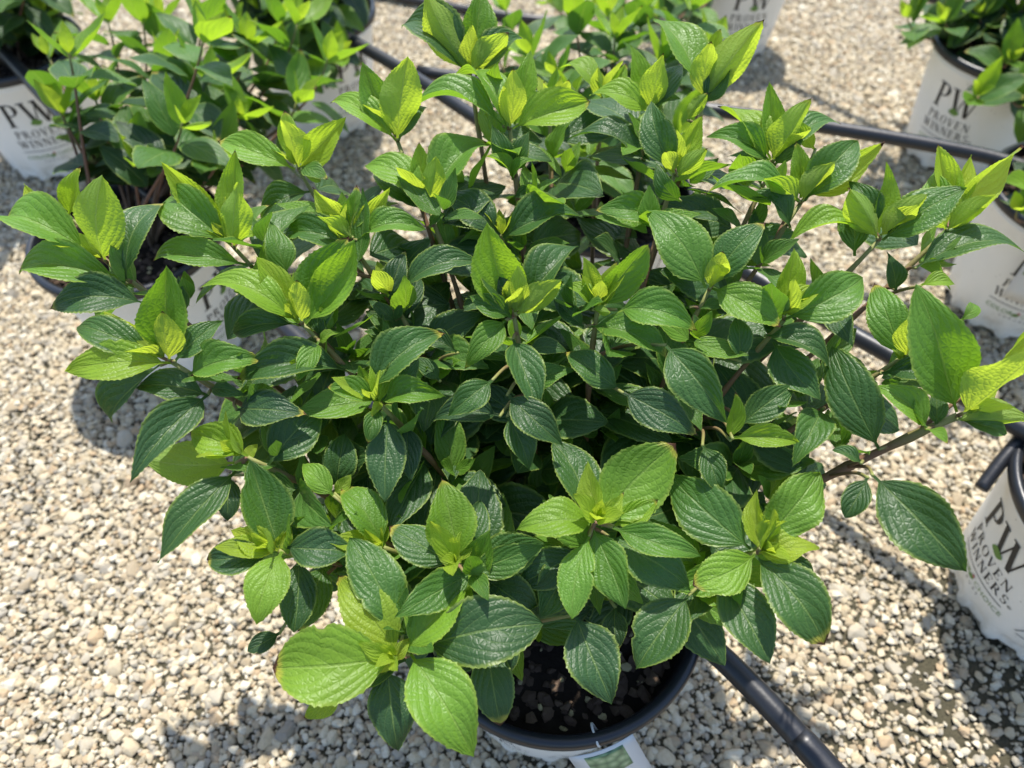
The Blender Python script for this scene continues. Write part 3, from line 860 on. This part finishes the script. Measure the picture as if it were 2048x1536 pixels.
 (915, 1128, .0, [(920,1112,880,960,98,.52,'b'),(925,1120,940,1050,36,.82,'b'),(915,1125,870,1100,42,.92,'h'),(945,1150,1086,1085,104,.15,'c',.01),(905,1130,780,1055,78,.2,'c',.01),(950,1122,960,1000,64,.1,'c',.02),(950,1170,972,1130,52,.6,'u')]),
 (768, 1095, .02, [(770,1085,745,1020,28,.82,'b'),(765,1085,688,970,86,.46,'c'),(668,992,605,925,62,.55,'c'),(670,987,702,950,32,.8,'b'),(700,960,690,870,70,.1,'c',.03)]),
 (558, 1102, .0, [(555,1082,500,920,108,.2,'b'),(555,1096,462,1060,58,.95,'h'),(560,1096,580,1050,36,.9,'b'),(575,1105,512,1246,90,.52,'c'),(540,1096,415,1120,68,.05,'h',.01),(590,1082,702,1100,84,.08,'h',.01),(605,1120,588,1264,68,.05,'c',.02),(652,1140,600,1262,78,.15,'c',.03),(560,1266,495,1302,52,.05,'c',.04)]),
 (800, 1312, -.01, [(785,1292,675,1148,124,.8,'c'),(800,1312,548,1335,136,.56,'h'),(835,1292,955,1150,128,.56,'c'),(762,1292,745,1250,22,.95,'b'),(790,1322,720,1335,46,.96,'h'),(775,1330,820,1275,36,.9,'h'),(855,1300,948,1508,128,.46,'c'),(885,1276,1084,1248,118,.08,'h',.01),(815,1200,700,1075,104,.2,'c',.01),(735,1370,796,1510,104,.05,'c',.02),(682,1385,608,1436,54,.6,'c',.02),(800,1340,690,1392,54,.1,'h',.02)]),
 (985, 1260, .04, [(965,1150,1072,1230,84,.1,'h'),(1150,1130,1040,1170,74,.05,'h'),(1140,1150,1080,1236,84,.12,'c'),(955,1300,1002,1450,80,.1,'c'),(1150,1230,1226,1406,108,.05,'c',-.02),(1230,1215,1235,1300,74,.05,'c'),(1060,1270,1010,1350,84,.08,'c')]),
 (760, 808, .0, [(757,798,742,715,50,.75,'c'),(750,800,655,775,82,.42,'h'),(775,802,886,785,78,.46,'h'),(762,800,742,832,56,.92,'h'),(770,792,832,700,62,.15,'c',.01),(757,826,735,886,48,.3,'c'),(768,836,770,1002,102,.05,'c',.01),(835,846,824,962,54,.0,'c',.02),(706,736,886,660,74,.15,'h')]),
 (785, 600, .03, [(770,655,740,600,52,.1,'c'),(770,655,802,605,36,.1,'c'),(770,596,812,500,78,.05,'c'),(835,546,966,520,58,.05,'h'),(680,540,728,545,52,.1,'h'),(820,640,840,550,58,.05,'c',.02),(915,706,840,680,62,.1,'h'),(880,762,830,715,54,.15,'c')]),
 (1005, 480, .04, [(1005,472,1166,430,68,.12,'h'),(1010,392,1085,400,38,.15,'h'),(950,462,880,440,44,.1,'h'),(1300,442,1190,420,54,.36,'h',-.02)]),
]

SHRUB_M = empty('hydrangea_shrub', POTS['M'][1] + Vector((0, 0, Z_SOIL)))
tag(SHRUB_M, 'large leafy hydrangea shrub filling the foreground, sharp, with bright yellow green tips', 'shrub', 'potted hydrangea shrubs')
ORG = SHRUB_M.location.copy()

def build_hero():
    r = random.Random(21)
    stems = []
    for sx, sy, off, lv in SHOOTS:
        tip = at(sx, sy, zf(sy) + off + 0.012)
        rel = tip - ORG
        horiz = Vector((rel.x, rel.y, 0))
        hd = horiz.normalized() if horiz.length > 1e-3 else Vector((1, 0, 0))
        p0 = ORG + hd * min(0.055, horiz.length * 0.25) + Vector((r.uniform(-.018, .018), r.uniform(-.018, .018), -0.004))
        out_dir = (hd * min(1.0, horiz.length / 0.25) + UP * 1.0).normalized()
        p1 = p0 + (hd * 0.35 + UP).normalized() * rel.length * 0.40
        p2 = tip - out_dir * rel.length * 0.32
        path = bezier(p0, p1, p2, tip, 22)
        stems.append(dict(path=path, tip=tip, leaves=[], geo=Geo()))
    # assign every drawn leaf to the nearest stem, own stem preferred
    for si, (sx, sy, off, lv) in enumerate(SHOOTS):
        for lf in lv:
            bx, by, tx, ty, w, age, code = lf[:7]
            dz = (lf[7] if len(lf) > 7 else 0.0) + off
            dz += {'u': -0.008, 'b': 0.010}.get(code, 0.0)
            zb = zf(by) + dz
            if abs(by - sy) < 60 and abs(bx - sx) < 80: zb = zf(sy) + dz + 0.004
            base = at(bx, by, zb)
            n0 = nrm_for(code, bx, by)
            d = ray(tx, ty)
            den = d.dot(n0)
            tz = (base - CAM).dot(n0) / den if abs(den) > 1e-3 else zb
            lo, hi = (-0.045, 0.05)
            if code == 'h' and age < 0.2: lo, hi = -0.03, 0.045
            tz = max(zb + lo, min(zb + hi, tz))
            tip = at(tx, ty, tz)
            best, bd, bi = None, 1e9, 0
            for sj, s in enumerate(stems):
                for k in range(6, len(s['path'])):
                    dd = (s['path'][k] - base).length + (0.0 if sj == si else 0.02)
                    if dd < bd: best, bd, bi = sj, dd, k
            near = stems[best]['path'][bi]
            if (near - base).length < 0.045: base = base.lerp(near, 0.62)
            stems[best]['leaves'].append((base, tip, w * zb / FPX, age, code, n0, bi))
    n_leaf = 0
    hand_mid = []
    for s in stems:
        path = s['path']
        n = len(path)
        rad = [0.0033 - 0.0016 * (i / (n - 1)) for i in range(n)]
        if (s['tip'] - at(1915, 832, zf(832) - .003)).length < 1e-4: rad = [q_ * 1.55 for q_ in rad]
        for i in (9, 13, 17, 20): rad[i] *= 1.35         # swollen nodes
        tube(s['geo'], path, rad, 8)
        for base, tip, w, age, code, n0, bi in s['leaves']:
            q = path[bi]
            dist = (q - base).length
            if dist > 0.006:
                k2 = max(4, bi - int(dist * 45))
                q = path[k2]
                midp = q.lerp(base, 0.5) + (path[min(n - 1, k2 + 2)] - q).normalized() * dist * 0.10
                tube(s['geo'], smooth_path([q, midp, base + (base - midp) * 0.03], 5), [0.0016 - 0.0004 * i / 10 for i in range(11)], 6, v0=0.75, v1=1.0)
        s['obj'] = s['geo'].build('stem', M_stem, SHRUB_M)
        so = s['obj']
        vco = np.array(s['geo'].v) - np.array(ORG)
        so.data.vertices.foreach_set('co', vco.astype(np.float32).ravel())
        so.data.update()
        for base, tip, w, age, code, n0, bi in s['leaves']:
            ax = tip - base
            L = ax.length
            nn = n0 - ax.normalized() * n0.dot(ax.normalized())
            view = (CAM - base).normalized()
            nn.normalize()
            yv = nn.cross(ax.normalized()).dot(view)
            W = w / max(0.72, math.sqrt(max(0.0, 1 - yv * yv)))
            front = proj(base)[1] > 880
            W = max(0.34 * L, min((0.54 if front else 0.46) * L, W)) * r.uniform(0.98, 1.10)
            flip = -1 if code == 'u' else 1
            rot = Matrix.Rotation(R(r.gauss(0, 11)), 3, ax.normalized()) @ frame(ax, nn * flip)
            if code in 'ub': arch, fold, cr_ = -r.uniform(.02, .10), r.uniform(.25, .7), -.02
            elif code == 'h': arch, fold, cr_ = r.uniform(.09, .20), r.uniform(.3, .8), r.uniform(.0, .12)
            else: arch, fold, cr_ = r.uniform(.04, .14), r.uniform(.12, .6), r.uniform(.0, .14)
            fold *= 1.15 if front else 1.35
            if not front: arch *= 1.2
            burn = 1.0 if r.random() < (0.55 if age > .25 else 0.15) else 0.0
            me = leaf_mesh('leaf', L * 1.01, W, arch, fold, cr_, r.uniform(.025, .075), r.uniform(-.045, .045), 40, 8, r.randint(0, 9999),
                           (r.uniform(-.5, 1.5) if front else r.uniform(-.9, .7)) if age < .7 else r.uniform(-.9, .5), pet=0.05 if age > .7 else 0.08, tipbend=r.uniform(-.04, .22), twist=r.gauss(0, .6), nibble=r.random() < .16)
            put_leaf(me, base, rot, so, ORG, max(0, min(1, age + r.uniform(-.05, .05))), burn, 1.0, r)
            hand_mid.append(base.lerp(tip, .5))
            n_leaf += 1
    # lower leaves in opposite pairs down each stem, inside the crown
    def allowed(p, tip):
        for q in (p, tip):
            x, y, z = proj(q)
            if z < zf(y) + 0.028: return False
            if y > 1285 and 930 < x < 1440: return False
            if y > 1380: return False
            if x < 1024 and y > 700 and x < 300 + (y - 700) * 0.55: return False
            if x > 1024 and y > 880 and x > 1750 - (y - 880) * 0.62: return False
            if y < 330 and (x < 840 or x > 1560): return False
            if x < 240 or x > 1880: return False
        return True
    extra = []
    for s in stems:
        path = s['path']
        az = r.uniform(0, 6.28)
        for k in range(len(path) - 2, 4, -2):
            t = (path[k] - path[k - 1]).normalized()
            a = t.orthogonal().normalized()
            az += math.pi / 2 + r.uniform(-.3, .3)
            for m in range(2):
                dirv = Quaternion(t, az + m * math.pi) @ a
                ax = (dirv + t * r.uniform(-.1, .45) + UP * r.uniform(-.35, .15)).normalized()
                L = r.uniform(.055, .088)
                base = path[k] + dirv * 0.003
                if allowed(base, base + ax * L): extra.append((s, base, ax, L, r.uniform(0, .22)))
    r.shuffle(extra)
    sv, sf, su = [], [], []
    s2 = ([], [], []); tp = ([], [], [])
    spool = [leaf_mesh('side_leaf', 1.0, .40 + .04 * (i % 3), r.uniform(-.06, .08), r.uniform(.25, .6), .0, .04, 0, 20, 6, 700 + i, r.uniform(-.8, .4), pet=.05) for i in range(5)]
    def join_leaf(me, base, rot, L, V, Fc, U):
        k0 = len(V)
        uvd = me.uv_layers[0].data
        for v in me.vertices: V.append(base - ORG + rot @ (v.co * L)); U.append(None)
        for p in me.polygons:
            Fc.append(tuple(k0 + j for j in p.vertices))
            for li in p.loop_indices: U[k0 + me.loops[li].vertex_index] = tuple(uvd[li].uv)
    for s in stems:
        path = s['path']
        for k in range(8, len(path) - 2, 2):
            if r.random() < .22: continue
            t = (path[k] - path[k - 1]).normalized()
            an = r.uniform(0, 6.28)
            side = (Quaternion(t, an) @ t.orthogonal().normalized())
            up = (t * .8 + side * .7 + UP * .4).normalized()
            p0 = path[k]; p1 = p0 + up * r.uniform(.015, .04)
            x, y, z = proj(p1)
            if z < zf(y) + .006 or y > 1270 or x < 230 or x > 1890: continue
            if y < 330 and (x < 840 or x > 1560): continue
            if x < 1024 and y > 700 and x < 330 + (y - 700) * 0.6: continue
            if x > 1024 and y > 880 and x > 1700 - (y - 880) * 0.66: continue
            az = r.uniform(0, 6.28)
            tv, tf_, tu = (sv, sf, su) if r.random() < .5 else s2
            for m in range(4):
                dv = Quaternion(up, az + m * math.pi / 2) @ up.orthogonal().normalized()
                ax = (up * (1.0 if m % 2 else .45) + dv * (.55 if m % 2 else 1.0)).normalized()
                join_leaf(spool[r.randint(0, 4)], p1 - up * (.0 if m % 2 else .006), frame(ax, up - dv * .6), r.uniform(.022, .036) if m % 2 else r.uniform(.040, .066), tv, tf_, tu)
    for s in stems:
        path = s['path']
        t = ((path[-1] - path[-3]).normalized() + UP * .35).normalized()
        az = r.uniform(0, 6.28)
        p1 = path[-1] + t * .004
        for m in range(4):
            dv = Quaternion(t, az + m * math.pi / 2) @ t.orthogonal().normalized()
            ax = (t + dv * (.28 if m % 2 else .62)).normalized()
            join_leaf(spool[r.randint(0, 4)], p1, frame(ax, t * .3 - dv), r.uniform(.016, .026) if m % 2 else r.uniform(.026, .042), *tp)
    for nm, (a, b, c), age in (('side_shoots', (sv, sf, su), .46), ('side_shoots', s2, .26), ('shoot_tips', tp, .93)):
        o = mesh_obj(nm, a, b, M_leaf, SHRUB_M, True, c)
        o['kind'] = 'stuff'; o.color = (age, 0.4, 0, 1)
    pool = [leaf_mesh('leaf', 1.0, .5 + .03 * (i % 3), r.uniform(.03, .10), r.uniform(.05, .4), r.uniform(0, .1), .04, r.uniform(-.03, .03), 26, 6, 500 + i, r.uniform(-.3, .8)) for i in range(8)]
    single = max(0, 296 - n_leaf)
    fv, ff, fu = [], [], []
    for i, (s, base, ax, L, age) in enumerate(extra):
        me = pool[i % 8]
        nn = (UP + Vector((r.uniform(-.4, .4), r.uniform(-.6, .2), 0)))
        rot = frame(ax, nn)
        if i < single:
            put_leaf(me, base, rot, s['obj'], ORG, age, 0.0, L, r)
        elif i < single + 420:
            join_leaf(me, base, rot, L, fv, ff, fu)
    if fv:
        o = mesh_obj('inner_foliage', fv, ff, M_leaf, SHRUB_M, True, fu)
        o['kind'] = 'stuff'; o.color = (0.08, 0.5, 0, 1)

build_hero()

# ------------------------------------------------------------------ the shrubs in the other pots
rp = random.Random(77)
POOL_OLD = [leaf_mesh('leaf', 1.0, .46 + .04 * (i % 3), rp.uniform(.04, .12), rp.uniform(.1, .45), rp.uniform(0, .08), .04, rp.uniform(-.03, .03), 24, 6, 900 + i, rp.uniform(-.3, .8)) for i in range(10)]
POOL_NEW = [leaf_mesh('leaf', 1.0, .42 + .04 * (i % 3), -rp.uniform(.03, .09), rp.uniform(.3, .55), -.02, .03, 0, 24, 6, 950 + i, rp.uniform(-.8, .2), pet=.04) for i in range(6)]

def shrub(key, seed, label, nst, h, spread, leaf, lean=(0, 0), keep=None, tips=()):
    r = random.Random(seed)
    org = POTS[key][1] + Vector((0, 0, Z_SOIL))
    root = empty('hydrangea_shrub', org)
    tag(root, label, 'shrub', 'potted hydrangea shrubs')
    for i in range(nst + len(tips)):
        az = 2 * math.pi * (i * 0.618 + r.uniform(-.05, .05))
        rad = spread * math.sqrt((i % nst + .6) / nst)
        top = Vector((math.cos(az) * rad + lean[0], math.sin(az) * rad + lean[1], h * (1 - .35 * (rad / spread) ** 2) * r.uniform(.78, 1.12)))
        if i >= nst: top = at(*tips[i - nst]) - org; az = math.atan2(top.y, top.x)
        p0 = Vector((math.cos(az) * .03, math.sin(az) * .03, -.004))
        hd = Vector((top.x, top.y, 0))
        path = bezier(p0, p0 + UP * top.z * .45 + hd * .15, top - (hd.normalized() * .5 + UP).normalized() * top.length * .3, top, 16)
        nodes = []
        a0 = r.uniform(0, 6.28)
        for k in (16, 14, 13, 11, 10, 8, 7, 5):
            a0 += math.pi / 2 + r.uniform(-.25, .25)
            nodes.append((k, a0))
        jobs = []
        for ni, (k, a) in enumerate(nodes):
            t = (path[k] - path[k - 1]).normalized()
            o1 = t.orthogonal().normalized()
            young = ni == 0
            for m in range(2):
                dv = Quaternion(t, a + m * math.pi) @ o1
                if young:
                    jobs.append((path[k], (dv * .45 + t).normalized(), -dv, leaf * r.uniform(.40, .62), r.uniform(.55, .88), POOL_NEW))
                    dv2 = Quaternion(t, a + math.pi / 2 + m * math.pi) @ o1
                    jobs.append((path[k] - t * .006, (dv2 * .9 + t).normalized(), t - dv2 * .5, leaf * r.uniform(.65, .95), r.uniform(.3, .65), POOL_NEW))
                else:
                    ax = (dv + t * r.uniform(.0, .5) + UP * (0.15 - .12 * ni + r.uniform(-.15, .15))).normalized()
                    jobs.append((path[k], ax, UP + t * .4, leaf * r.uniform(.85, 1.2), max(0, .30 - .09 * ni + r.uniform(-.05, .12)), POOL_OLD))
        jobs = [j for j in jobs if keep is None or (keep(org + j[0]) and keep(org + j[0] + j[1] * j[3]))]
        if not jobs or (keep is not None and not keep(org + path[13])): continue
        gg = Geo()
        tube(gg, path, [.003 - .0016 * q / 16 for q in range(17)], 6)
        st = gg.build('stem', M_stem, root)
        for b, ax, nn, L, age, pool in jobs:
            put_leaf(pool[r.randint(0, len(pool) - 1)], b, frame(ax, nn + Vector((r.uniform(-.2, .2), r.uniform(-.2, .2), 0))), st, Vector((0, 0, 0)), age, 1.0 if r.random() < .15 else 0.0, L, r)
    return root

def keep_r1(p):
    x, y, z = proj(p)
    return z > .2 and 1775 <= x and y <= 310 and not (x < 1925 and y > 105) and not (x < 2000 and 225 < y)

def keep_box(x0, y0, x1, y1, pad=250):
    def f(p):
        x, y, z = proj(p)
        return z > 0.2 and x0 <= x <= x1 and y0 <= y <= y1
    return f

shrub('B', 1, 'blurred hydrangea shrub at upper left, between the lettered pot and the foreground shrub', 8, .25, .24, .082, (.10, .11), lambda p: keep_box(50, -250, 780, 385)(p) and not (proj(p)[0] < 115 and proj(p)[1] > 165),
      [(285, 40, 1.10), (190, 195, 1.02), (350, 262, .97), (480, 232, 1.0), (495, 85, 1.08), (655, 120, 1.08), (595, 200, 1.03), (120, 225, 1.0), (215, 40, 1.12), (420, 160, 1.03), (95, 110, 1.08), (560, 40, 1.12), (270, 320, .95), (440, 310, .97), (330, 120, 1.06)])
shrub('A', 2, 'hydrangea shrub in the top left corner above the lettered pot', 12, .30, .20, .075, (0, .06), keep_box(-500, -600, 170, 115),
      [(75, 30, 1.35), (20, 40, 1.35), (120, 5, 1.4), (40, -30, 1.4)])
shrub('D', 3, 'hydrangea shrub along the top edge, left of centre, above the far pot', 12, .28, .22, .080, (0, 0), keep_box(330, -700, 745, 190),
      [(680, 110, 1.30), (600, 60, 1.32), (530, 20, 1.35), (640, 5, 1.38), (470, 45, 1.33), (560, 110, 1.28)])
shrub('F', 4, 'hydrangea shrub right behind the foreground shrub, at top centre', 6, .27, .20, .075, (.0, .05), keep_box(930, -500, 1470, 430),
      [(1150, 35, 1.06), (1290, 15, 1.10), (1060, 110, 1.0), (1230, 70, 1.03), (1385, 15, 1.06), (1335, 110, 1.0), (1010, 15, 1.1), (1110, 150, .98), (1270, 230, .93), (1180, 300, .9)])
shrub('T', 5, 'hydrangea shrub at the top edge, right of centre', 10, .30, .22, .075, (-.10, .05), keep_box(1000, -900, 1440, 90),
      [(1200, 10, 1.5), (1310, 25, 1.45), (1380, 5, 1.5), (1100, 0, 1.55)])
shrub('R1', 6, 'hydrangea shrub hanging over the pot at the upper right', 9, .28, .22, .08, (.08, .06), keep_r1,
      [(1955, 190, 1.22), (2020, 120, 1.28), (1890, 40, 1.36), (1815, 35, 1.38), (1960, 30, 1.36), (1990, 255, 1.18), (2040, 30, 1.35), (2060, 200, 1.22)])
shrub('R2', 7, 'hydrangea shrub at the right edge above the pot with the picture tag', 12, .28, .20, .08, (.10, .05), keep_box(1985, -600, 3300, 460),
      [(2035, 420, .98), (2070, 360, .98)])
shrub('R3', 8, 'hydrangea shrub just beyond the right edge over the lower right pot', 12, .30, .18, .085, (.10, .02), keep_box(2060, -600, 4500, 1300))

# ------------------------------------------------------------------ tags
def wall_point(key, face_deg, z, off):
    o, p = POTS[key]
    f = R(face_deg)
    r = R_RIM + off
    return p + Vector((r * math.sin(f), -r * math.cos(f), z)), Vector((math.cos(f), math.sin(f), 0)), Vector((math.sin(f), -math.cos(f), 0))
p, rt, ow = wall_point('M', 21, 0.168, 0.030)
picture_tag(p, rt + UP * .28 + ow * .1, UP - ow * .35 - rt * .28, 0.060, 0.075, 'grey white plastic picture tag hooked on the rim of the foreground pot')
p, rt, ow = wall_point('R2', -28, 0.115, 0.006)
picture_tag(p, rt, UP - ow * .05, 0.095, 0.115, 'white plastic picture tag on the pot at the right edge', 'PW')
